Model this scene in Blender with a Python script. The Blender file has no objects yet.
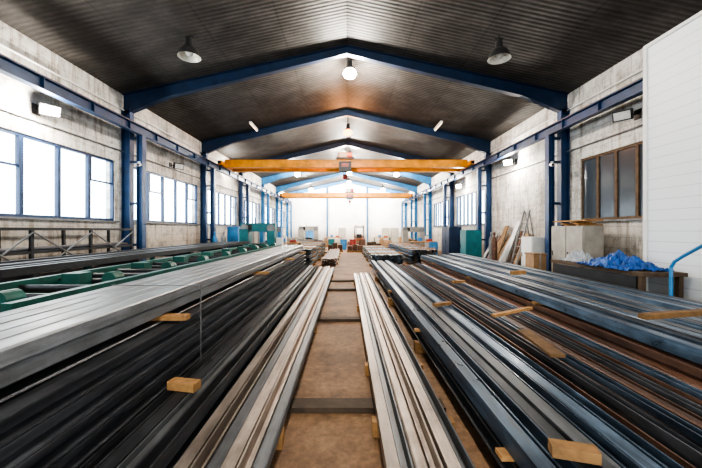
import bpy, math, random
from mathutils import Vector, Matrix, noise
random.seed(7)
scene = bpy.context.scene
XL, XR, YB, YF = -7.6, 7.5, -5.0, 42.0
FR = [-0.8+6*k for k in range(8)]
def roofz(x): return 7.95-0.218*abs(x)

# ------------------------------------------------------------ materials
def newmat(name):
    m = bpy.data.materials.new(name); m.use_nodes = True
    nt = m.node_tree; nt.nodes.clear()
    out = nt.nodes.new('ShaderNodeOutputMaterial')
    p = nt.nodes.new('ShaderNodeBsdfPrincipled')
    nt.links.new(p.outputs[0], out.inputs[0])
    return m, nt, p, out
def N(nt, t, **kw):
    n = nt.nodes.new(t)
    for k, v in kw.items(): setattr(n, k, v)
    return n
def pos_map(nt, scale):
    g = N(nt, 'ShaderNodeNewGeometry'); mp = N(nt, 'ShaderNodeMapping')
    mp.inputs['Scale'].default_value = scale
    nt.links.new(g.outputs['Position'], mp.inputs['Vector'])
    return mp.outputs[0]
def ramp(nt, fac, stops):
    r = N(nt, 'ShaderNodeValToRGB'); cr = r.color_ramp
    while len(cr.elements) < len(stops): cr.elements.new(0.5)
    for e, (p, c) in zip(cr.elements, stops):
        e.position = p; e.color = (c[0], c[1], c[2], 1)
    nt.links.new(fac, r.inputs[0]); return r.outputs[0]
def noise_n(nt, vec, scale, detail=5, rough=.6):
    n = N(nt, 'ShaderNodeTexNoise'); n.inputs['Scale'].default_value = scale
    n.inputs['Detail'].default_value = detail; n.inputs['Roughness'].default_value = rough
    nt.links.new(vec, n.inputs['Vector']); return n.outputs[0]
def mul(nt, a, b, f=1.0, mode='MULTIPLY'):
    m = N(nt, 'ShaderNodeMixRGB', blend_type=mode); m.inputs[0].default_value = f
    nt.links.new(a, m.inputs[1]); nt.links.new(b, m.inputs[2]); return m.outputs[0]
def bump(nt, p, h, strength, dist):
    b = N(nt, 'ShaderNodeBump'); b.inputs['Strength'].default_value = strength
    b.inputs['Distance'].default_value = dist
    nt.links.new(h, b.inputs['Height']); nt.links.new(b.outputs[0], p.inputs['Normal'])

def steel(name, c1, c2, metallic=.6, rough=.4, rust=None):
    m, nt, p, o = newmat(name)
    f = noise_n(nt, pos_map(nt, (14, .9, 14)), 1.2, 6)
    stops = [(.3, c1), (.62, c2)]
    if rust: stops.append((.74, rust))
    c = ramp(nt, f, stops)
    f2 = noise_n(nt, pos_map(nt, (3, 1.5, 3)), 2.5, 6, .7)
    c = mul(nt, c, ramp(nt, f2, [(.35, (.62, .6, .58)), (.6, (1.1, 1.1, 1.1))]), .8)
    a = N(nt, 'ShaderNodeAttribute'); a.attribute_name = 'tint'
    c = mul(nt, c, a.outputs['Color'])
    nt.links.new(c, p.inputs['Base Color'])
    p.inputs['Metallic'].default_value = metallic
    r = ramp(nt, f2, [(.3, (rough-.1,)*3), (.7, (rough+.2,)*3)])
    nt.links.new(r, p.inputs['Roughness'])
    bump(nt, p, f, .25, .004)
    return m
def plain(name, c, rough=.5, metallic=0., var=.25, scale=3., bumpd=0.):
    m, nt, p, o = newmat(name)
    f = noise_n(nt, pos_map(nt, (1, 1, 1)), scale, 6)
    col = ramp(nt, f, [(.3, [x*(1-var) for x in c]), (.7, [min(1, x*(1+var*.6)) for x in c])])
    a = N(nt, 'ShaderNodeAttribute'); a.attribute_name = 'tint'
    col = mul(nt, col, a.outputs['Color'])
    nt.links.new(col, p.inputs['Base Color'])
    p.inputs['Roughness'].default_value = rough; p.inputs['Metallic'].default_value = metallic
    if bumpd: bump(nt, p, f, .5, bumpd)
    return m
def emit(name, c, s):
    m = bpy.data.materials.new(name); m.use_nodes = True; nt = m.node_tree; nt.nodes.clear()
    o = nt.nodes.new('ShaderNodeOutputMaterial'); e = nt.nodes.new('ShaderNodeEmission')
    e.inputs[0].default_value = (*c, 1); e.inputs[1].default_value = s
    nt.links.new(e.outputs[0], o.inputs[0]); return m

M = {}
M['dark'] = steel('mill_steel_dark', (.045, .048, .054), (.115, .118, .128), .45, .42, (.12, .09, .075))
M['grey'] = steel('mill_steel_grey', (.13, .135, .14), (.23, .24, .25), .4, .42)
M['lite'] = steel('mill_steel_light', (.27, .22, .185), (.46, .385, .325), .4, .4, (.26, .16, .11))
M['blue'] = steel('mill_steel_blue', (.05, .078, .11), (.15, .205, .27), .55, .34, (.14, .12, .11))
M['rust'] = steel('mill_steel_rusty', (.08, .05, .04), (.18, .095, .06), .3, .5, (.42, .16, .06))
M['wood'] = plain('timber', (.42, .22, .08), .75, 0, .4, 9)
M['woodd'] = plain('timber_dark', (.1, .065, .04), .8, 0, .35, 9)
M['bpaint'] = plain('blue_paint', (.008, .026, .068), .45, 0, .35, 2.5)
M['lbpaint_litframe'] = plain('light_blue_paint_lit_frame', (.04, .2, .42), .4, 0, .3, 2.5)  # also colours the far frames, where it paints in lamplight
M['yellow'] = plain('crane_yellow', (.72, .29, .015), .45, 0, .35, 2)
M['teal'] = plain('machine_teal', (.012, .14, .16), .45, 0, .3, 4)
M['green'] = plain('machine_green', (.008, .085, .065), .5, 0, .4, 4)
M['black'] = plain('dark_metal', (.03, .03, .032), .45, .3, .3, 5)
M['gmetal'] = plain('grey_metal', (.2, .2, .2), .45, .3, .3, 4)
M['cab'] = plain('cabinet_grey', (.33, .31, .27), .5, 0, .25, 3)
M['white'] = plain('white_paint', (.7, .7, .68), .5, 0, .12, 3)
M['red'] = plain('red_paint', (.32, .045, .03), .45, 0, .3, 3)
M['orange'] = plain('orange_paint', (.5, .14, .03), .45, 0, .3, 3)
M['card'] = plain('cardboard', (.36, .23, .13), .8, 0, .2, 4)
M['tarp'] = plain('blue_tarp', (.008, .085, .32), .55, 0, .5, 7)
M['sack'] = plain('white_plastic', (.4, .42, .45), .5, 0, .35, 7)
M['rubber_hollow_shade'] = plain('rubber_hollow_shade', (.02, .02, .02), .8)  # also the painted shade inside tube ends
M['lamp'] = emit('lamp_glow_white', (1, .97, .9), 90)
M['lampf'] = emit('flood_glow_white', (1, .97, .9), 90)
M['lampo'] = emit('lamp_glow_orange', (1, .32, .05), 9)
M['tube'] = emit('tube_glow', (1, .75, .5), 2.5)
M['dome'] = plain('lamp_dome_aluminium', (.1, .1, .1), .35, .6)
M['domei'] = plain('lamp_dome_inside', (.7, .68, .6), .35, .1)
M['lens'] = plain('lamp_lens', (.6, .6, .58), .2)

def wallmat(name, base, brick=True, vertical='x'):
    m, nt, p, o = newmat(name)
    g = N(nt, 'ShaderNodeNewGeometry'); s = N(nt, 'ShaderNodeSeparateXYZ'); cb = N(nt, 'ShaderNodeCombineXYZ')
    nt.links.new(g.outputs['Position'], s.inputs[0])
    nt.links.new(s.outputs['Y' if vertical == 'x' else 'X'], cb.inputs[0]); nt.links.new(s.outputs['Z'], cb.inputs[1])
    big = noise_n(nt, g.outputs['Position'], .55, 8, .7)
    k = 1 if brick else .25
    c = ramp(nt, big, [(.36, [x*(1-.5*k) for x in base]), (.48, [x*(1-.1*k) for x in base]), (.7, [min(1, x*1.1) for x in base])])
    st = noise_n(nt, pos_map(nt, (2.5, 2.5, .3)), 1.6, 7, .75)
    c = mul(nt, c, ramp(nt, st, [(.36, (.42, .34, .27)), (.5, (1, 1, 1))]), .8*k)
    fine = noise_n(nt, g.outputs['Position'], 5, 7, .75)
    c = mul(nt, c, ramp(nt, fine, [(.36, (.5, .48, .45)), (.5, (1, 1, 1))]), .75*k)
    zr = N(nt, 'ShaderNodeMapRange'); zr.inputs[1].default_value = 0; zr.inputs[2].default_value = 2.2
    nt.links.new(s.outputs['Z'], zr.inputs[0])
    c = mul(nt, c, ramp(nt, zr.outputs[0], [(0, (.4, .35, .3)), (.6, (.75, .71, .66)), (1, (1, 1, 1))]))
    if brick:
        b = N(nt, 'ShaderNodeTexBrick'); b.inputs['Scale'].default_value = 1
        b.inputs['Brick Width'].default_value = .6; b.inputs['Row Height'].default_value = .3
        b.inputs['Mortar Size'].default_value = .01
        b.inputs['Color1'].default_value = (1, 1, 1, 1); b.inputs['Color2'].default_value = (.84, .83, .81, 1)
        b.inputs['Mortar'].default_value = (.6, .57, .53, 1)
        nt.links.new(cb.outputs[0], b.inputs['Vector'])
        c = mul(nt, c, b.outputs['Color'], .7)
    nt.links.new(c, p.inputs['Base Color']); p.inputs['Roughness'].default_value = .85
    bump(nt, p, fine, .6, .02)
    return m
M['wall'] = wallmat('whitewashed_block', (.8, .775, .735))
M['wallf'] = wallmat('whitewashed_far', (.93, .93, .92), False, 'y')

m, nt, p, o = newmat('corrugated_roof_sheet')
g = N(nt, 'ShaderNodeNewGeometry')
s = N(nt, 'ShaderNodeSeparateXYZ'); nt.links.new(g.outputs['Position'], s.inputs[0])
w = N(nt, 'ShaderNodeTexWave', wave_type='BANDS', bands_direction='Y', wave_profile='SIN')
w.inputs['Scale'].default_value = 2.2; w.inputs['Distortion'].default_value = 0
nt.links.new(g.outputs['Position'], w.inputs['Vector'])
n1 = noise_n(nt, pos_map(nt, (1.0, 1.4, 1)), 1.3, 8, .75)
c = ramp(nt, n1, [(.32, (.034, .031, .029)), (.5, (.058, .053, .049)), (.68, (.1, .091, .084))])
c = mul(nt, c, ramp(nt, w.outputs[0], [(0, (.6, .6, .6)), (.6, (1, 1, 1))]), .7)
fr = N(nt, 'ShaderNodeMath', operation='PINGPONG'); fr.inputs[1].default_value = .95
nt.links.new(s.outputs['X'], fr.inputs[0])
c = mul(nt, c, ramp(nt, fr.outputs[0], [(0, (.4, .4, .4)), (.035, (1, 1, 1))]), .6)
nt.links.new(c, p.inputs['Base Color']); p.inputs['Roughness'].default_value = .6; p.inputs['Metallic'].default_value = 0
p.inputs['Specular IOR Level'].default_value = .35
bump(nt, p, w.outputs[0], .5, .02)
M['roof'] = m
m, nt, p, o = newmat('dusty_concrete')
v = pos_map(nt, (1, 1, 1))
a = noise_n(nt, v, 1.3, 9, .75); b = noise_n(nt, v, 14, 8, .75)
c = ramp(nt, a, [(.32, (.09, .052, .03)), (.5, (.22, .125, .065)), (.7, (.33, .2, .11))])
c = mul(nt, c, ramp(nt, b, [(.35, (.5, .48, .45)), (.6, (1.1, 1.08, 1.05))]), .75)
nt.links.new(c, p.inputs['Base Color']); p.inputs['Roughness'].default_value = .75
bump(nt, p, b, .5, .012)
M['floor'] = m
def glass(name, tint, trans, base):
    m, nt, p, o = newmat(name)
    t = N(nt, 'ShaderNodeBsdfTransparent'); t.inputs[0].default_value = (*tint, 1)
    mx = N(nt, 'ShaderNodeMixShader')
    f = noise_n(nt, pos_map(nt, (1, 1, 1)), 1.5, 5)
    r = ramp(nt, f, [(.3, (trans-.05,)*3), (.7, (min(1, trans+.06),)*3)])
    nt.links.new(r, mx.inputs[0]); nt.links.new(p.outputs[0], mx.inputs[1]); nt.links.new(t.outputs[0], mx.inputs[2])
    nt.links.new(mx.outputs[0], o.inputs[0])
    p.inputs['Base Color'].default_value = (*base, 1); p.inputs['Roughness'].default_value = .15
    return m
M['glass'] = glass('hazy_glass', (.95, .98, 1), .9, (.7, .75, .8))
M['glassd'] = glass('dirty_dark_glass', (.5, .55, .6), .05, (.07, .085, .1))
m, nt, p, o = newmat('white_sandwich_panel')
w = N(nt, 'ShaderNodeTexWave', wave_type='BANDS', bands_direction='Z', wave_profile='SAW')
w.inputs['Scale'].default_value = 1.5
g = N(nt, 'ShaderNodeNewGeometry'); nt.links.new(g.outputs['Position'], w.inputs['Vector'])
c = ramp(nt, w.outputs[0], [(0, (.45, .46, .48)), (.08, (.76, .78, .8)), (1, (.76, .78, .8))])
nt.links.new(c, p.inputs['Base Color']); p.inputs['Roughness'].default_value = .45
bump(nt, p, w.outputs[0], .4, .02)
M['panel'] = m

# ------------------------------------------------------------ builder
class B:
    def __init__(s): s.v = []; s.f = []; s.m = []; s.c = []; s.slots = []; s.mat = Matrix.Identity(4)
    def slot(s, k):
        if k not in s.slots: s.slots.append(k)
        return s.slots.index(k)
    def add(s, vs, fs, k, t=1.0):
        o = len(s.v); i = s.slot(k)
        s.v += [s.mat @ Vector(v) for v in vs]
        for f in fs: s.f.append([o+j for j in f]); s.m.append(i); s.c.append(t)
    def box(s, x0, x1, y0, y1, z0, z1, k, t=1.0):
        vs = [(x0,y0,z0),(x1,y0,z0),(x1,y1,z0),(x0,y1,z0),(x0,y0,z1),(x1,y0,z1),(x1,y1,z1),(x0,y1,z1)]
        s.add(vs, [(0,3,2,1),(4,5,6,7),(0,1,5,4),(1,2,6,5),(2,3,7,6),(3,0,4,7)], k, t)
    def prismy(s, pts, y0, y1, k, t=1.0, dx0=0, dx1=0):
        n = len(pts)
        vs = [(x+dx0, y0, z) for x, z in pts]+[(x+dx1, y1, z) for x, z in pts]
        fs = [(i, (i+1) % n, n+(i+1) % n, n+i) for i in range(n)]
        fs += [tuple(reversed(range(n))), tuple(range(n, 2*n))]
        s.add(vs, fs, k, t)
    def rod(s, a, b, r, k, t=1.0, n=8, r2=None):
        a = Vector(a); b = Vector(b); d = (b-a).normalized()
        u = d.cross(Vector((0, 0, 1)));
        if u.length < .01: u = Vector((1, 0, 0))
        u.normalize(); w = d.cross(u); r2 = r if r2 is None else r2
        vs = []
        for P, R in ((a, r), (b, r2)):
            for i in range(n):
                q = 2*math.pi*i/n + math.pi/n
                vs.append(P+u*R*math.cos(q)+w*R*math.sin(q))
        fs = [(i, (i+1) % n, n+(i+1) % n, n+i) for i in range(n)]+[tuple(reversed(range(n))), tuple(range(n, 2*n))]
        s.add(vs, fs, k, t)
    def lathe(s, c, prof, k, n=20, t=1.0):
        vs = []; fs = []
        for r, z in prof:
            for i in range(n):
                q = 2*math.pi*i/n; vs.append((c[0]+r*math.cos(q), c[1]+r*math.sin(q), c[2]+z))
        for j in range(len(prof)-1):
            for i in range(n): fs.append((j*n+i, j*n+(i+1) % n, (j+1)*n+(i+1) % n, (j+1)*n+i))
        s.add(vs, fs, k, t)
    def make(s, name, parent=None, smooth=False):
        me = bpy.data.meshes.new(name); me.from_pydata([tuple(v) for v in s.v], [], s.f)
        for k in s.slots: me.materials.append(M[k])
        me.polygons.foreach_set('material_index', s.m)
        at = me.attributes.new('tint', 'FLOAT_COLOR', 'CORNER')
        data = []
        for p, c in zip(me.polygons, s.c):
            for _ in range(p.loop_total): data += [c, c, c, 1]
        at.data.foreach_set('color', data)
        if smooth: me.polygons.foreach_set('use_smooth', [True]*len(me.polygons))
        me.update()
        ob = bpy.data.objects.new(name, me); scene.collection.objects.link(ob)
        if parent: ob.parent = parent
        return ob

# ------------------------------------------------------------ shell
b = B(); b.box(XL-.3, XR+.3, YB-.3, YF+.3, -.2, 0, 'floor'); b.make('floor')
b = B()
for sx, xe in ((-1, XL-.3), (1, XR+.3)):
    z0 = roofz(0); z1 = roofz(xe)
    vs = [(0,YB-.3,z0),(xe,YB-.3,z1),(xe,YF+.3,z1),(0,YF+.3,z0),(0,YB-.3,z0+.12),(xe,YB-.3,z1+.12),(xe,YF+.3,z1+.12),(0,YF+.3,z0+.12)]
    b.add(vs, [(0,1,2,3),(4,7,6,5),(0,4,5,1),(1,5,6,2),(2,6,7,3),(3,7,4,0)], 'roof')
b.make('ceiling')

LW = [(-.1, 4.6), (5.7, 10.8), (11.7, 16.8), (17.7, 22.8), (23.7, 28.8), (29.7, 34.8), (35.7, 40.8)]
RW = [(7.9, 10.6), (18.0, 22.7), (24.0, 28.6)]
WZ0, WZ1 = 2.0, 3.97
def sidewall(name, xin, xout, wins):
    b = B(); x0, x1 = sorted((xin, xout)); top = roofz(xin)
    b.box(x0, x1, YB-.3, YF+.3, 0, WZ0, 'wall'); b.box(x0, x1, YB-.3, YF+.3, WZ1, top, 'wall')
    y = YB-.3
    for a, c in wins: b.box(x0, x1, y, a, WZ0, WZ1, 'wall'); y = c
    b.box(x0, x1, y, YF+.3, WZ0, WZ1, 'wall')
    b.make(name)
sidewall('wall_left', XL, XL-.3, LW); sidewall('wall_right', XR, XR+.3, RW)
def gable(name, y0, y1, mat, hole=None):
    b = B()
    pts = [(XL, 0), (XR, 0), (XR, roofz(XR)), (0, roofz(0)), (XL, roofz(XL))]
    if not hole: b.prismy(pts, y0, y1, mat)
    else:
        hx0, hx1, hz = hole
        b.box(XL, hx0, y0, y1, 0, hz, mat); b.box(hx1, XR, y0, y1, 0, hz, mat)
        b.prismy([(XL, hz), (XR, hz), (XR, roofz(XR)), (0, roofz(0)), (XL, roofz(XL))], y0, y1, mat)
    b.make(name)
gable('wall_far', YF, YF+.3, 'wallf'); gable('wall_back', YB-.3, YB, 'wallf', (-3.2, 3.2, 5.0))  # back opening is added, unseen, to bring soft daylight onto the foreground

def portal(loc, rot, sx, sy):
    l = bpy.data.lights.new('sky_portal', 'AREA'); l.shape = 'RECTANGLE'; l.size = sx; l.size_y = sy
    l.cycles.is_portal = True
    o = bpy.data.objects.new('sky_portal', l); o.location = loc; o.rotation_euler = rot; scene.collection.objects.link(o)
wn = 1
def window(side, y0, y1, glassk, framek):
    global wn
    b = B(); x = (XL-.08) if side < 0 else (XR+.08)
    w = .05; T = 1.6
    n = max(2, round((y1-y0)/(.95 if side < 0 else .68))); H = WZ1-WZ0
    b.box(x-.012, x+.012, y0, y1, WZ0, WZ1, glassk)
    e = .003
    b.box(x-w, x+w, y0+e, y1-e, WZ0+e, WZ0+.07, framek, T); b.box(x-w, x+w, y0+e, y1-e, WZ1-.07, WZ1-e, framek, T)
    for i in range(n+1):
        yy = y0+(y1-y0)*i/n; hw = .045
        a = max(y0+e, yy-hw); c = min(y1-e, yy+hw)
        b.box(x-w, x+w, a, c, WZ0+.07, WZ1-.07, framek, T)
    for i in range(n):
        a = y0+(y1-y0)*i/n; c = y0+(y1-y0)*(i+1)/n
        if i % 3 == 1 and side < 0:
            b.box(x-w*.7, x+w*.7, a+.04, c-.04, WZ0+.6*H, WZ0+.6*H+.045, framek, T)
            for q in (a+.045, c-.075): b.box(x-w*.8, x+w*1.1, q, q+.03, WZ0+.6*H, WZ1-.07, framek, T)
    xi = XL if side < 0 else XR
    b.box(min(xi-side*.1, xi), max(xi-side*.1, xi), y0-.08, y1+.08, WZ0-.05, WZ0-.002, 'gmetal')
    b.make('window_%d' % wn); wn += 1
    portal((x+side*.12, (y0+y1)/2, (WZ0+WZ1)/2), (0, math.radians(-90 if side < 0 else 90), 0), H, y1-y0)
for a, c in LW: window(-1, a, c, 'glass', 'bpaint')
for i, (a, c) in enumerate(RW): window(1, a, c, 'glassd' if i == 0 else 'glass', 'woodd' if i == 0 else 'bpaint')
portal((0, YB-.4, 2.5), (math.radians(90), 0, 0), 6.4, 5.0)

# ------------------------------------------------------------ frames
def ibeam_z(b, x, y, hx, hy, z0, z1, k, t=1.0):
    tf = .022
    b.box(x-hx, x-hx+tf, y-hy, y+hy, z0, z1, k, t); b.box(x+hx-tf, x+hx, y-hy, y+hy, z0, z1, k, t)
    b.box(x-hx+tf, x+hx-tf, y-.012, y+.012, z0, z1, k, t)
for fi, y in enumerate(FR):
    b = B()
    k = 'bpaint' if fi < 5 else 'lbpaint_litframe'  # far frames: lighter blue paints in the lamplight falling on them
    for sgn, xw in ((-1, XL), (1, XR)):
        xc = xw-sgn*.16
        ibeam_z(b, xc, y, .14, .11, 0.02, roofz(xc)-.55, k, 2.0 if k == 'bpaint' else 1)
        b.box(xc-.2 if sgn > 0 else XL+.002, xc+.2 if sgn < 0 else xw-.002, y-.18, y+.18, 0, .02, k)
        xp = xw-sgn*.62
        if not (sgn > 0 and y < 7):
            ibeam_z(b, xp, y, .1, .11, 0.02, 4.9, k, 2.2 if k == 'bpaint' else 1)
            b.box(xp-.16, xp+.16, y-.16, y+.16, 0, .02, k)
            for z in (1.2, 2.6, 4.0, 4.8):
                a, c = sorted((xp+sgn*.1, xc-sgn*.14)); b.box(a, c, y-.05, y+.05, z-.04, z+.04, k)
        xs = [xw-sgn*.02, xw-sgn*1.6, 0]
        dep = [.72, .42, .3]
        for i in range(2):
            xa, xb = xs[i], xs[i+1]; ta, tb = roofz(xa)-.01, roofz(xb)-.01; ba, bb = ta-dep[i], tb-dep[i+1]
            def quad(z00, z01, z10, z11, hy):
                pts = [(xa, z00), (xb, z10), (xb, z11), (xa, z01)]
                if sgn > 0: pts = pts[::-1]
                b.prismy(pts, y-hy, y+hy, k)
            quad(ba, ta, bb, tb, .012)
            quad(ta-.025, ta, tb-.025, tb, .1); quad(ba, ba+.025, bb, bb+.025, .1)
    b.make('steel_portal_frame')
for x in (-2.5, 2.6):
    b = B(); ibeam_z(b, x, YF-.16, .09, .14, 0, roofz(x)-.02, 'lbpaint_litframe'); b.make('wind_post')
for sgn, xw, ya in ((-1, XL, YB+.02), (1, XR, 6.95)):
    x = xw-sgn*.62; b = B(); T = 1.7
    b.box(x-.09, x+.09, ya, 41.6, 4.9, 4.925, 'bpaint', T); b.box(x-.09, x+.09, ya, 41.6, 5.175, 5.2, 'bpaint', T)
    b.box(x-.012, x+.012, ya, 41.6, 4.925, 5.175, 'bpaint', T); b.box(x-.03, x+.03, ya, 41.6, 5.2, 5.25, 'rust')
    y = ya+.5
    while y < 41: b.box(x-.08, x+.08, y-.008, y+.008, 4.925, 5.175, 'bpaint', T); y += 1.5
    b.make('crane_runway_beam')
for sgn, xw, ya in ((-1, XL, YB), (1, XR, 7.0)):
    for z in (4.35, 5.75):
        b = B(); x = xw-sgn*.04
        b.rod((x, ya+.1, z), (x, 41.9, z), .025, 'gmetal' if z < 5 else 'white'); b.make('wall_conduit')

# ------------------------------------------------------------ cranes
def crane(y, sp, trolley):
    b = B(); xa = XL+.62; xb = XR-.62
    for x in (xa, xb):
        b.box(x-.1, x+.1, y-sp/2-.6, y+sp/2+.6, 5.3, 5.52, 'yellow')
        for yy in (y-sp/2-.4, y+sp/2+.4): b.rod((x-.06, yy, 5.35), (x+.06, yy, 5.35), .1, 'black', n=16)
        for yy in (y-sp/2-.64, y+sp/2+.6): b.box(x-.08, x+.08, yy, yy+.04, 5.34, 5.48, 'black')
    for yy in (y-sp/2, y+sp/2):
        b.box(xa+.1, xb-.1, yy-.1, yy+.1, 5.24, 5.62, 'yellow'); b.box(xa+.1, xb-.1, yy-.14, yy+.14, 5.62, 5.65, 'yellow', .8)
        b.box(xa+.1, xb-.1, yy-.14, yy+.14, 5.21, 5.24, 'yellow', .8)
        b.box(xa+.1, xb-.1, yy-.02, yy+.02, 5.65, 5.68, 'rust')
    tx = trolley
    b.box(tx-.5, tx+.5, y-sp/2-.1, y+sp/2+.1, 5.7, 5.8, 'black')
    b.rod((tx-.4, y-.1, 6.0), (tx+.4, y-.1, 6.0), .2, 'red', n=16)
    b.box(tx-.35, tx+.1, y-.45, y-.15, 5.8, 6.15, 'gmetal')
    b.box(tx-.34, tx+.34, y-sp/2-.4, y-sp/2-.15, 4.95, 5.5, 'black'); b.box(tx-.2, tx+.2, y-sp/2-.42, y-sp/2-.4, 5.2, 5.4, 'red')  # red front plate: pink glow of the trolley lamp painted as colour
    for dx in (-.1, .1): b.rod((tx+dx, y-.1, 5.8), (tx+dx, y-.1, 4.9), .012, 'black')
    b.rod((tx-.14, y-.1, 4.8), (tx+.14, y-.1, 4.8), .14, 'red', n=14)
    for i in range(7):
        q0 = math.radians(90-40*i); q1 = math.radians(90-40*(i+1))
        b.rod((tx+.09*math.cos(q0), y-.1, 4.56+.09*math.sin(q0)), (tx+.09*math.cos(q1), y-.1, 4.56+.09*math.sin(q1)), .022, 'black')
    return b.make('overhead_crane')
crane(19.3, 1.3, -.1); crane(36, 1.2, .3)

# ------------------------------------------------------------ lamps
def point(loc, e, col, r=.12):
    l = bpy.data.lights.new('lamp_light', 'POINT'); l.energy = e; l.color = col; l.shadow_soft_size = r
    o = bpy.data.objects.new('lamp_light', l); o.location = loc; scene.collection.objects.link(o); return o
def highbay(x, y, zc, lit=None, e=0, col=(1, .93, .82)):
    b = B(); rz = roofz(x)
    c = (x, y, zc)
    b.rod((x, y, zc+.3), (x, y, rz-.012), .012, 'black')
    if lit:
        b.lathe(c, [(0, .34), (.05, .34), (.09, .3), (.1, .12), (.14, .06), (.16, .0), (0, .0)], 'dome')
        b.lathe(c, [(.0, -.001), (.15, -.005), (.22, -.07), (.24, -.16), (.2, -.25), (.1, -.31), (0, -.32)], lit, 20)
    else:
        b.lathe(c, [(0, .34), (.05, .34), (.09, .3), (.1, .12), (.12, .1), (.2, .04), (.26, -.06), (.29, -.18), (.3, -.19)], 'dome')
        b.lathe(c, [(.3, -.19), (.27, -.18), (.24, -.06), (.18, .03), (0, .06)], 'domei')
        b.lathe(c, [(0, .03), (.06, .02), (.1, -.03), (.1, -.1), (.05, -.15), (0, -.16)], 'lens', 16)
    b.box(x-.12, x+.12, y-.015, y+.015, zc+.34, zc+.37, 'black')
    b.make('high_bay_lamp', smooth=True)
    if e: point((x, y, zc-.5), e, col)
W = (1, .93, .82)
highbay(-4.3, 9.0, 6.6); highbay(4.15, 9.0, 6.55)
highbay(.1, 12.0, 7.53, 'lamp', 900, W)
highbay(.05, 18.3, 7.25, 'lampo', 350, (1, .42, .15))
for y in (25.5, 31.8, 37.8): highbay(0.2, y, 7.3, 'lamp', 1500, W)
highbay(0, 4.0, 7.3, 'lamp', 300, W); highbay(0, -2.5, 7.3, 'lamp', 200, W)  # added lamps out of view, fill light for the foreground
for x in (-4.2, 4.2):
    highbay(x, 28.0, 6.55, 'lamp', 500, W); highbay(x, 38.5, 6.55, 'lamp', 1500, (1, .97, .9))

def flood(x, y, z, side, lit=None, e=0):
    b = B(); xw = XL if side < 0 else XR
    b.mat = Matrix.Translation((x, y, z)) @ Matrix.Rotation(math.radians(38*side), 4, 'Z') @ Matrix.Rotation(math.radians(-18*side), 4, 'Y')
    b.box(-.07, .07, -.2, .2, -.13, .13, 'black')
    b.box(-side*.075-.008, -side*.075+.008, -.17, .17, -.1, .1, lit or 'lens')
    for i in range(5): b.box(min(side*.07, side*.12), max(side*.07, side*.12), -.16+i*.08-.008, -.16+i*.08+.008, -.1, .1, 'black')
    b.mat = Matrix.Identity(4)
    b.rod((x, y, z), (xw, y, z+.05), .02, 'black'); b.box(xw-.02 if side > 0 else xw, xw if side > 0 else xw+.02, y-.1, y+.1, z-.1, z+.15, 'black')
    b.make('wall_floodlight')
    if e: point((x-side*.15, y-.2, z-.1), e, W, .08)
flood(-7.25, 8.05, 4.62, -1, 'lampf', 260); flood(7.15, 14.6, 4.7, 1, 'lampf', 260)
flood(7.15, 21.0, 4.5, 1, 'lampf', 160); flood(-7.25, 21, 5.5, -1, 'lampf', 160)
flood(-7.25, 14.2, 4.45, -1); flood(7.1, 8.5, 4.65, 1)
for x in (-4.6, 4.5):
    for y in (16.3, 28.2):
        b = B(); z = roofz(x)-.16
        b.box(x-.06, x+.06, y-.6, y+.6, z, z+.08, 'white'); b.rod((x, y-.56, z-.03), (x, y+.56, z-.03), .028, 'tube')
        for yy in (y-.5, y+.5): b.rod((x, yy, z+.08), (x, yy, roofz(x)-.003), .01, 'black')
        b.make('fluorescent_batten')
def cctv(x, y, z, side):
    b = B()
    b.box(x-.04, x+.04, y-.13, y-.11, z-.06, z+.1, 'white'); b.rod((x, y-.13, z+.05), (x-side*.12, y-.3, z+.03), .015, 'white')
    b.rod((x-side*.08, y-.2, z-.02), (x-side*.2, y-.5, z-.08), .05, 'white', n=12); b.rod((x-side*.2, y-.5, z-.08), (x-side*.204, y-.51, z-.082), .042, 'black', n=12)
    b.make('security_camera')
cctv(-6.98, 11.2, 3.9, -1); cctv(6.88, 11.2, 3.9, 1)

# ------------------------------------------------------------ steel piles
def prof_pts(kind, w, h):
    if kind == 'tube':
        c = .012
        return [(-w/2+c, 0), (w/2-c, 0), (w/2, c), (w/2, h-c), (w/2-c, h), (-w/2+c, h), (-w/2, h-c), (-w/2, c)]
    t = .013
    if kind == 'I': return [(-w/2, 0), (w/2, 0), (w/2, t), (t/2, t+.006), (t/2, h-t-.006), (w/2, h-t), (w/2, h), (-w/2, h), (-w/2, h-t), (-t/2, h-t-.006), (-t/2, t+.006), (-w/2, t)]
    if kind == 'Uup': return [(-w/2, 0), (w/2, 0), (w/2, h), (w/2-t, h), (w/2-t*1.4, t), (-w/2+t*1.4, t), (-w/2+t, h), (-w/2, h)]
    if kind == 'Udn': return [(-w/2, 0), (-w/2+t, 0), (-w/2+t, h-t), (w/2-t, h-t), (w/2-t, 0), (w/2, 0), (w/2, h), (-w/2, h)]
    if kind == 'C': return [(-w/2, 0), (w/2, 0), (w/2, h), (-w/2, h), (-w/2, h-t), (w/2-t, h-t), (w/2-t, t), (-w/2, t)]
    if kind == 'D': return [(-p, z) for p, z in prof_pts('C', w, h)][::-1]
    if kind == 'L': return [(-w/2, 0), (w/2, 0), (w/2, t), (-w/2+t, t), (-w/2+t, h), (-w/2, h)]
    if kind == 'H': return [(-w/2, 0), (-w/2+t, 0), (-w/2+t, h/2-t/2), (w/2-t, h/2-t/2), (w/2-t, 0), (w/2, 0), (w/2, h), (w/2-t, h), (w/2-t, h/2+t/2), (-w/2+t, h/2+t/2), (-w/2+t, h), (-w/2, h)]
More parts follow.
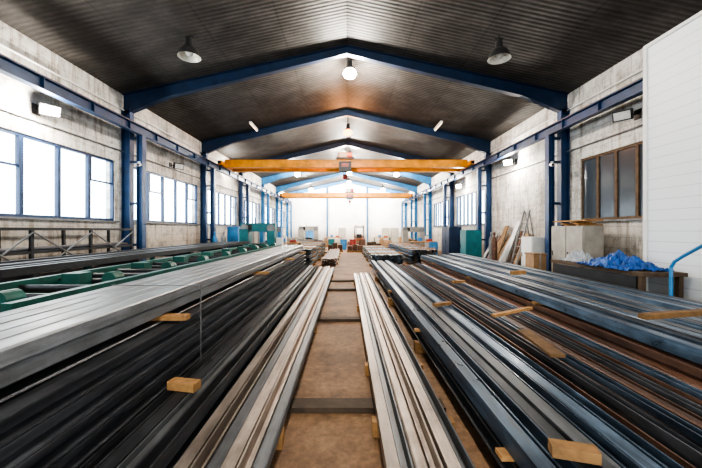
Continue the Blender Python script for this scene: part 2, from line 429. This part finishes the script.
def beam(b, x, z, y0, y1, kind, w, h, k, t=1.0, yaw=0):
    pts = [(x+px, z+pz) for px, pz in prof_pts(kind, w, h)]
    b.prismy(pts, y0, y1, k, t, -yaw, yaw)
    if kind == 'tube':
        ins = [(x-w/2+.014, z+.014), (x+w/2-.014, z+.014), (x+w/2-.014, z+h-.014), (x-w/2+.014, z+h-.014)]
        b.prismy(ins, y0-.002, y0+.001, 'rubber_hollow_shade', 1.0, -yaw, -yaw)  # dark end plate paints the shade of the hollow tube
def pile(name, x0, x1, y0, y1, layers, base=.1, spy=None, wood='wood', jit=.25, over=.05, straps=(), yaw=.008, overl=None):
    b = B(); z = base
    spy = spy or [y0+.9+(y1-y0-1.8)*i/3 for i in range(4)]
    overl = over if overl is None else overl
    if base > .02:
        for yy in spy: b.box(x0-overl, x1+over, yy-.05, yy+.05, 0, base-.001, wood, random.uniform(.7, 1.1))
    for li, L in enumerate(layers):
        kinds, w, h, k, gap, sp = L
        x = x0+w/2; i = 0
        while x+w/2 <= x1+.001:
            kd = kinds[i % len(kinds)]; kk = k[i % len(k)] if isinstance(k, (list, tuple)) else k
            beam(b, x, z, y0+random.uniform(-jit, jit), y1+random.uniform(-jit, jit), kd, w*.985, h, kk, random.uniform(.55, 1.3), random.uniform(-yaw, yaw))
            x += w+gap; i += 1
        z += h+.002
        if sp:
            for yy in spy: b.box(x0-overl, x1+(over if sp > .01 else -.01), yy-.045, yy+.045, z, z+sp-.002, wood if sp > .01 else 'black', random.uniform(.8, 1.15))
            z += sp
    for sy in straps:
        for (a, c) in ((x0-.008, x0-.003), (x1+.003, x1+.008)): b.box(a, c, sy-.012, sy+.012, base, z, 'gmetal')
        b.box(x0-.008, x1+.008, sy-.012, sy+.012, z+.001, z+.005, 'gmetal')
    b.make(name); return z
b = B()
for yy in (3.15, 6.2, 9.3, 10.9): b.box(-1.1, .92, yy-.09, yy+.09, 0, .05, 'woodd', .7)
b.make('timber_sleepers')
pile('steel_channel_pile', -1.08, -.50, .9, 13.4, [(['Udn', 'Uup', 'tube'], .09, .1, ['lite', 'lite', 'grey'], .007, 0)], .1225, (2.6, 5.5, 8.5, 12.0), yaw=.006, over=0, overl=0)
pile('steel_channel_pile', .24, .80, .9, 11.5, [(['Udn', 'Uup', 'tube', 'Uup'], .085, .1, ['lite', 'grey', 'lite', 'lite'], .01, 0)], .1225, (2.75, 3.9, 6.9, 10.2), yaw=.014, over=.09, overl=.03)
pile('steel_beam_pile', -2.56, -1.6, .7, 13.2,
     [(['D'], .1, .13, 'dark', .004, .004)]*5+[(['tube'], .158, .02, 'dark', .003, .05)]+[(['tube'], .158, .105, 'grey', .003, 0)]*2, .13, (1.2, 3.2, 6.5, 9.6, 12.3), over=.06, straps=(3.6, 8.2), jit=.12)
ft = pile('steel_beam_pile', -1.54, -1.12, .8, 13.0, [(['D'], .1, .1, 'dark', .004, .004), (['Uup', 'Udn', 'H'], .1, .1, ['dark', 'dark', 'grey'], .006, 0)], .13, (1.6, 3.9, 6.9, 10), over=.02, overl=0, jit=.3, yaw=.005)
pile('steel_beam_pile', -2.7, -1.5, 14.6, 25.0, [(['I'], .13, .14, 'dark', .01, .05)]*4, .12)
pile('steel_beam_pile', -1.2, -.5, 15.5, 24, [(['I'], .12, .12, 'rust', .02, 0)]*2, .1)
pile('steel_beam_pile', 1.0, 1.78, .8, 13.5, [(['C'], .12, .14, 'dark', .01, .03), (['Udn', 'Uup', 'tube', 'Udn', 'H'], .1, .13, ['blue', 'blue', 'dark', 'grey', 'blue'], .012, 0), ], .15, (2.05, 4.6, 7.5, 11), over=.06, jit=.3, yaw=.01)
pile('steel_angle_pile', 1.92, 3.0, 1.2, 12.8, [(['I'], .13, .13, 'dark', .03, .04), (['L', 'Uup', 'L', 'Uup', 'tube'], .08, .1, ['rust', 'dark', 'rust', 'blue', 'rust'], .03, 0)], .12, (2.5, 5, 7.6, 11), jit=.5, yaw=.04)
pile('steel_beam_pile', 3.15, 4.4, 1.6, 14.2, [(['C'], .14, .15, 'dark', .02, .04), (['C'], .14, .15, 'rust', .02, .04), (['Udn', 'Uup', 'H', 'tube'], .11, .13, ['blue', 'blue', 'dark', 'blue', 'grey'], .012, 0)], .12, (2.6, 5.5, 8.5, 12), jit=.3, yaw=.02)
pile('steel_beam_pile', 4.55, 5.15, 3.4, 15, [(['I'], .14, .16, 'dark', .02, .04), (['I'], .14, .16, 'dark', .02, .04), (['Udn', 'tube', 'Uup'], .11, .13, ['blue', 'dark', 'blue'], .012, 0)], .12, jit=.3, yaw=.01)
pile('steel_beam_pile', 1.1, 2.6, 14.6, 24.0, [(['I', 'tube'], .14, .13, ['dark', 'blue'], .02, .04)]*3, .12)
pile('steel_beam_pile', 3.0, 4.4, 15.6, 24.5, [(['I', 'tube'], .14, .13, ['blue', 'rust'], .02, .04)]*4, .12)
def stick(name, a, c, w, h, k='wood', t=1.0):
    a = Vector(a); c = Vector(c); d = c-a; L = d.length
    b = B(); b.box(0, L, -w/2, w/2, 0, h, k, t); o = b.make(name)
    o.matrix_world = Matrix.Translation(a) @ d.to_track_quat('X', 'Z').to_matrix().to_4x4()
stick('timber_batten', (1.95, 4.4, .54), (2.7, 4.85, .54), .06, .035)
stick('timber_batten', (1.4, 5.3, .47), (1.7, 5.45, .47), .08, .05, 'wood', .6)
stick('timber_batten', (2.95, 3.3, .81), (4.1, 3.55, .81), .08, .05, 'wood', .45)
stick('timber_batten', (2.3, 7.2, .54), (2.6, 7.3, .54), .08, .05, 'wood', .8)
stick('timber_plank', (1.92, 3.0, .54), (2.0, 3.75, .54), .13, .03, 'wood', .35)
stick('timber_batten', (3.3, 6.6, .81), (3.6, 6.7, .81), .1, .07, 'wood', .8)
stick('timber_block', (1.12, 1.82, .47), (1.34, 1.76, .47), .08, .06, 'wood', .6)
stick('timber_block', (-1.52, 2.85, ft+.003), (-1.27, 2.8, ft+.003), .1, .07, 'wood', .9)

# ------------------------------------------------------------ left machinery
def conveyor(x0, x1, y0, y1, zt, k):
    b = B()
    for x in (x0, x1): b.box(x-.05, x+.05, y0, y1, zt-.2, zt+.03, k)
    y = y0+.15
    while y < y1:
        b.rod((x0+.05, y, zt-.07), (x1-.05, y, zt-.07), .05, 'black', n=12); y += .6
    y = y0+.3
    while y < y1:
        for x in (x0, x1): b.box(x-.06, x+.06, y-.06, y+.06, 0.01, zt-.2, k); b.box(x-.12, x+.12, y-.1, y+.1, 0, .01, k)
        b.box(x0, x1, y-.08, y+.08, zt-.34, zt-.12, k)
        b.box(x0+.3, x0+.55, y-.12, y+.12, zt-.3, zt+.08, k); b.rod((x1-.3, y-.1, zt-.0), (x1-.3, y+.1, zt-.0), .1, k, n=16)
        b.box(x0-.1, x0+.14, y+.1, y+.45, zt-.35, zt-.05, k)
        y += 1.5
    b.make('roller_conveyor')
conveyor(-4.35, -3.1, 3.0, 15.5, 1.0, 'green')
b = B()
for x, z in ((-4.75, 1.04), (-5.0, 1.04), (-5.35, 1.04), (-5.9, 1.04)):
    b.box(x-.05, x+.05, 4.5, 16, z, z+.12, 'black', 1.2)
for y in (5, 7.5, 10, 12.5, 15):
    b.box(-6.0, -4.7, y-.06, y+.06, .9, 1.039, 'black')
    for x in (-5.9, -4.9): b.box(x-.05, x+.05, y-.05, y+.05, 0, .9, 'green')
for x in (-5.65, -5.18): beam(b, x, 1.04, 5, 15.6, 'tube', .1, .1, 'dark')
b.make('steel_support_trestles')
b = B()
for y in (5.6, 6.9, 8.5, 10.1):
    for x in (-7.3, -6.6): b.box(x-.03, x+.03, y-.03, y+.03, 0, 1.75, 'black')
    b.box(-7.3, -6.6, y-.03, y+.03, .65, .7, 'black')
for z in (.7, 1.2, 1.69):
    for x in (-7.3, -6.6): b.box(x-.025, x+.025, 5.6, 10.1, z, z+.06, 'black')
for a, c in ((5.6, 6.9), (6.9, 8.5), (8.5, 10.1)):
    b.rod((-6.56, a, .75), (-6.56, c, 1.65), .018, 'gmetal'); b.rod((-6.54, a, 1.65), (-6.54, c, .75), .018, 'gmetal')
for i in range(9):
    x = -7.2+i*.065; b.rod((x, 5.45+random.random()*.3, 1.29), (x, 9.8+random.random()*.6, 1.29), .028, random.choice(['rust', 'grey', 'dark']))
b.make('storage_rack')

def bandsaw(x, y, k, s=1.0):
    b = B(); b.mat = Matrix.Translation((x, y, 0)) @ Matrix.Scale(s, 4)
    b.box(-.85, .85, -.45, .45, 0, .75, k); b.box(-.9, .9, -.5, .5, .75, .85, 'gmetal')
    b.box(-.9, -.45, -.35, .35, .85, 1.75, k); b.box(.5, .9, -.35, .35, .85, 1.65, k)
    b.box(-.9, .9, -.2, .25, 1.62, 2.05, k); b.box(-.8, -.3, -.215, -.2, 1.7, 1.98, 'black')
    b.rod((-.68, -.22, 1.8), (-.68, -.27, 1.8), .2, 'gmetal', n=18); b.rod((.68, -.22, 1.8), (.68, -.27, 1.8), .2, 'gmetal', n=18)
    b.box(-.3, .35, -.3, .3, .85, 1.0, 'black'); b.box(-.02, .02, -.1, .1, 1.0, 1.65, 'gmetal')
    b.box(.95, 1.25, -.2, .2, .0, 1.3, 'white'); b.rod((-.2, 0, 2.05), (-.2, 0, 2.35), .02, 'black')
    b.make('bandsaw_machine')
bandsaw(-4.6, 17.2, 'teal'); bandsaw(-5.6, 24, 'lbpaint_litframe', .95); bandsaw(5.2, 26, 'cab', .95); bandsaw(-3.6, 31, 'cab')
def cabinet(x0, x1, y0, y1, z1, k, name='tool_cabinet'):
    b = B(); b.box(x0, x1, y0, y1, .08, z1, k)
    b.box(x0+.04, x1-.04, y0+.04, y1-.04, 0, .08, 'black')
    n = max(1, round((y1-y0)/.6))
    for i in range(n):
        a = y0+(y1-y0)*i/n+.02; c = y0+(y1-y0)*(i+1)/n-.02
        b.box(x0-.018, x0, a, c, .12, z1-.04, k, 1.1); b.box(x0-.035, x0-.018, c-.08, c-.05, z1*.5, z1*.5+.15, 'black')
    b.box(x0+.02, x1-.02, y0-.018, y0, .12, z1-.04, k, 1.05)
    b.make(name)
cabinet(6.45, 7.0, 9.0, 10.4, 1.82, 'cab')
cabinet(6.5, 7.4, 11.6, 12.3, 1.45, 'white')
cabinet(5.5, 6.2, 15.2, 16.0, 1.7, 'teal'); cabinet(5.9, 6.6, 19, 20.5, 1.9, 'bpaint')
cabinet(-6.6, -6.0, 18.2, 19.6, 1.9, 'lbpaint_litframe'); cabinet(-6.5, -5.9, 21, 22, 1.8, 'cab')
b = B()
for i, (dy, dz) in enumerate(((0, 0), (.14, .0), (.05, .04), (.2, .04), (.1, .08))):
    b.box(6.4+.03*i, 7.05, 9.1+dy*4, 9.1+dy*4+.12, 1.822+dz, 1.86+dz, 'wood', .8+.1*i)
b.box(6.45, 6.95, 8.95, 10.35, 1.945, 1.98, 'wood')
b.make('offcut_planks')
b = B(); b.box(6.0, 6.4, 10.6, 11.1, 0.0, .9, 'card'); b.box(5.98, 6.42, 10.58, 11.12, .9, .95, 'card', .8); b.box(6.18, 6.22, 10.57, 11.13, .3, .96, 'cab'); b.make('cardboard_box')
b = B()
for y in (11.75, 12.15): b.rod((6.35, y, 0), (6.95, y, 2.45), .028, 'gmetal')
for i in range(8):
    f = .08+i*.12; b.rod((6.35+.6*f, 11.75, 2.45*f), (6.35+.6*f, 12.15, 2.45*f), .018, 'gmetal')
for y in (11.8, 12.1): b.rod((7.35, y, 0), (6.95, y, 2.4), .02, 'gmetal')
ob = b.make('step_ladder'); ob.location.x = -.1; ob.location.y = .6
b = B()
for i in range(9):
    y = 13.3+i*.36; h = random.uniform(1.4, 2.2); bx = XR-.75-random.random()*.2; w = random.uniform(.2, .34)
    b.add([(bx, y, 0), (bx+.04, y, 0), (bx+.04, y+w, 0), (bx, y+w, 0), (XR-.12, y, h), (XR-.08, y, h), (XR-.08, y+w, h), (XR-.12, y+w, h)],
          [(0,3,2,1),(4,5,6,7),(0,1,5,4),(1,2,6,5),(2,3,7,6),(3,0,4,7)], random.choice(['wood', 'card', 'woodd', 'gmetal', 'rust']), random.uniform(.5, 1))
b.make('leaning_boards')
for (x, y, k) in ((6.3, 14.1, 'rust'), (6.35, 14.5, 'gmetal'), (-6.6, 16.5, 'lbpaint_litframe'), (-6.2, 16.6, 'gmetal')):
    b = B(); b.lathe((x, y, 0), [(0, 0), (.11, 0), (.115, .03), (.115, 1.25), (.09, 1.36), (.04, 1.43), (.04, 1.48), (.05, 1.5), (.05, 1.6), (0, 1.62)], k, 16); b.make('gas_cylinder', smooth=True)

def heap(name, cx, cy, cz, rx, ry, h, k, seed):
    n = 44; vs = []; fs = []
    for j in range(n+1):
        for i in range(n+1):
            u = i/n*2-1; v = j/n*2-1; r = min(1, math.sqrt(u*u+v*v))
            p = Vector((u*2.2+seed, v*2.2, seed))
            e = (1-r**2.2)
            zz = cz+h*e*(.45+1.1*abs(noise.noise(p*1.3)))+.09*noise.noise(p*3)*(.3+e)+.08*abs(noise.noise(p*6))
            q = 1+.25*noise.noise(Vector((math.atan2(v, u)*1.2, seed, 0)))
            vs.append((cx+u*rx*q, cy+v*ry*q, max(cz+.004, zz)))
    for j in range(n):
        for i in range(n):
            a = j*(n+1)+i; fs.append((a, a+1, a+n+2, a+n+1))
    b = B(); b.add(vs, fs, k); o = b.make(name)
    sm = o.modifiers.new('thick', 'SOLIDIFY'); sm.thickness = .004; return o
b = B(); b.box(5.3, 6.1, 5.9, 8.6, .86, .93, 'woodd')
for x in (5.36, 6.04):
    for y in (6, 8.5): b.box(x-.04, x+.04, y-.04, y+.04, 0, .86, 'woodd')
b.box(5.3, 5.33, 6.05, 8.45, .2, .85, 'black')
b.box(5.36, 6.04, 5.98, 6.02, .3, .36, 'woodd'); b.box(5.36, 6.04, 8.48, 8.52, .3, .36, 'woodd')
b.make('workbench')
heap('blue_tarpaulin', 5.66, 6.9, .93, .42, .75, .26, 'tarp', 3.1)
heap('plastic_sack', 5.7, 8.1, .93, .28, .32, .26, 'sack', 8.2)

b = B()
b.box(6.2, 6.3, YB+.01, 6.85, 0, 5.5, 'panel'); b.box(6.3, XR-.002, 6.75, 6.85, 0, 5.5, 'panel'); b.box(6.3, 7.1, YB+.01, 6.75, 5.4, 5.5, 'panel')
b.box(6.17, 6.2, 6.8, 6.88, 0, 5.52, 'white'); b.box(6.17, 6.2, YB+.01, 6.8, 5.45, 5.52, 'white')
b.make('panel_booth')
b = B()
pts = [(5.4, 5.5, 0), (5.4, 5.5, 1.08), (5.4, 5.44, 1.18), (5.4, 5.3, 1.28), (5.4, 3.2, 2.62), (5.4, 2.2, 2.7)]
for a, c in zip(pts, pts[1:]): b.rod(a, c, .026, 'lbpaint_litframe', n=12)
b.rod((5.4, 4.2, .95), (5.4, 4.2, 1.98), .022, 'lbpaint_litframe'); b.rod((5.4, 3.2, 1.6), (5.4, 3.2, 2.62), .022, 'lbpaint_litframe'); b.rod((5.4, 2.2, 1.7), (5.4, 2.2, 2.7), .022, 'lbpaint_litframe')
for i in range(8): b.box(5.42, 6.15, 5.2-i*.26, 5.48-i*.26, .16+i*.2, .2+i*.2, 'gmetal')
for x in (5.42, 6.12):
    b.add([(x, 5.6, 0), (x+.03, 5.6, 0), (x+.03, 3.3, 1.75), (x, 3.3, 1.75), (x, 5.35, 0), (x+.03, 5.35, 0), (x+.03, 3.3, 1.55), (x, 3.3, 1.55)],
          [(0,1,2,3),(4,7,6,5),(0,4,5,1),(2,6,7,3),(0,3,7,4),(1,5,6,2)], 'bpaint')
b.box(5.38, 6.17, 2.1, 3.4, 1.62, 1.7, 'gmetal')
for y in (2.2, 3.3): b.box(5.4, 5.46, y-.03, y+.03, 0, 1.62, 'bpaint')
b.make('metal_staircase')

# ------------------------------------------------------------ mid/far clutter
def pallet_goods(x, y, k, h):
    b = B()
    for i in range(3): b.box(x-.6, x+.6, y-.4+i*.35, y-.3+i*.35, 0, .1, 'wood', .7)
    for i in range(6): b.box(x-.6+i*.205, x-.6+i*.205+.15, y-.4, y+.4, .1, .125, 'wood')
    for i in range(3):
        for j in range(2):
            hh = h*random.uniform(.6, 1); b.box(x-.56+i*.38, x-.22+i*.38, y-.36+j*.38, y-.02+j*.38, .126, .126+hh, k, random.uniform(.6, 1.1))
    b.make('loaded_pallet')
for x, y, k, h in ((-.9, 26, 'rust', .6), (.6, 25.5, 'rust', .5), (2.2, 27, 'woodd', .7), (-2.6, 28, 'gmetal', .8), (.2, 31, 'rust', .6), (3.5, 30, 'card', .9), (-5, 29, 'cab', 1.0), (5.4, 30.5, 'wood', 1), (-1.8, 34, 'card', .8), (1.6, 35.5, 'white', 1)):
    pallet_goods(x, y, k, h)
def drum(x, y, k):
    b = B(); b.lathe((x, y, 0), [(0, 0), (.29, 0), (.3, .02), (.29, .04), (.29, .29), (.305, .31), (.29, .33), (.29, .57), (.305, .59), (.29, .61), (.29, .86), (.3, .88), (.28, .88), (.28, .86), (0, .86)], k, 20); b.make('oil_drum')
for a in ((-.3, 28.5, 'lbpaint_litframe'), (.5, 28.8, 'red'), (1.3, 28.3, 'rust'), (-1.4, 30, 'teal'), (5.9, 22.5, 'lbpaint_litframe')): drum(*a)
b = B(); b.mat = Matrix.Translation((1.2, 32, 0))
b.box(-.5, .5, -.3, 1.6, .35, .9, 'orange', .6); b.box(-.5, .5, 1.0, 1.8, .35, 1.15, 'orange', .6); b.box(-.25, .25, .5, .9, .9, 1.3, 'black')
for x in (-.45, .45):
    b.rod((x, -.2, .9), (x, .15, 2.05), .03, 'black'); b.rod((x, 1.6, 1.1), (x, 1.2, 2.05), .03, 'black')
    b.box(x*.75-.04, x*.75+.04, -.5, -.38, .1, 2.2, 'gmetal'); b.box(x*.7-.06, x*.7+.06, -1.5, -.5, .08, .13, 'gmetal')
    for y in (0, 1.4): b.rod((x-.1, y, .3), (x+.1, y, .3), .3, 'rubber_hollow_shade', n=18)
b.box(-.5, .5, .1, 1.25, 2.05, 2.1, 'black'); b.box(-.35, .35, -.5, -.42, .5, .6, 'gmetal'); b.box(-.35, .35, -.5, -.42, 1.9, 2.0, 'gmetal')
b.make('forklift')
def bench(x, y, k='wood'):
    b = B(); b.box(x-.9, x+.9, y-.4, y+.4, .82, .9, k)
    for dx in (-.82, .82):
        for dy in (-.32, .32): b.box(x+dx-.04, x+dx+.04, y+dy-.04, y+dy+.04, 0, .82, 'teal')
    b.box(x-.82, x+.82, y-.3, y+.3, .25, .29, 'gmetal'); b.box(x-.4, x-.1, y-.15, y+.15, .9, 1.15, 'lbpaint_litframe'); b.box(x+.2, x+.6, y-.2, y+.1, .9, 1.05, 'red')
    b.make('fitters_bench')
bench(-3.9, 21.5); bench(-1.5, 38); bench(5.5, 23.8); bench(3.8, 36)
for x, k in ((-5.6, 'cab'), (-4.6, 'lbpaint_litframe'), (4.8, 'cab'), (5.9, 'cab'), (-.6, 'cab')):
    b = B(); b.box(x-.45, x+.45, 40.6, 41.2, .05, 1.95, k); b.box(x-.4, x-.02, 40.58, 40.6, .1, 1.9, k, 1.15); b.box(x+.02, x+.4, 40.58, 40.6, .1, 1.9, k, 1.15)
    b.box(x-.42, x+.42, 40.64, 41.16, 0, .05, 'black'); b.make('storage_locker')

# ------------------------------------------------------------ world
wd = bpy.data.worlds.new('sky'); scene.world = wd; wd.use_nodes = True
nt = wd.node_tree; bg = nt.nodes['Background']
bg.inputs[0].default_value = (.86, .94, 1, 1); bg.inputs[1].default_value = 6.5

# ------------------------------------------------------------ camera
cd = bpy.data.cameras.new('camera'); cam = bpy.data.objects.new('camera', cd); scene.collection.objects.link(cam)
cam.location = (0, 0, 1.7); cam.rotation_euler = (math.radians(90), 0, 0)
cd.lens = 36*330/702; cd.sensor_width = 36; cd.clip_start = .05
cd.shift_x = (351-347)/702; cd.shift_y = -4/702
scene.camera = cam
scene.view_settings.view_transform = 'AgX'
scene.view_settings.look = 'AgX - High Contrast'
scene.view_settings.exposure = 0.3
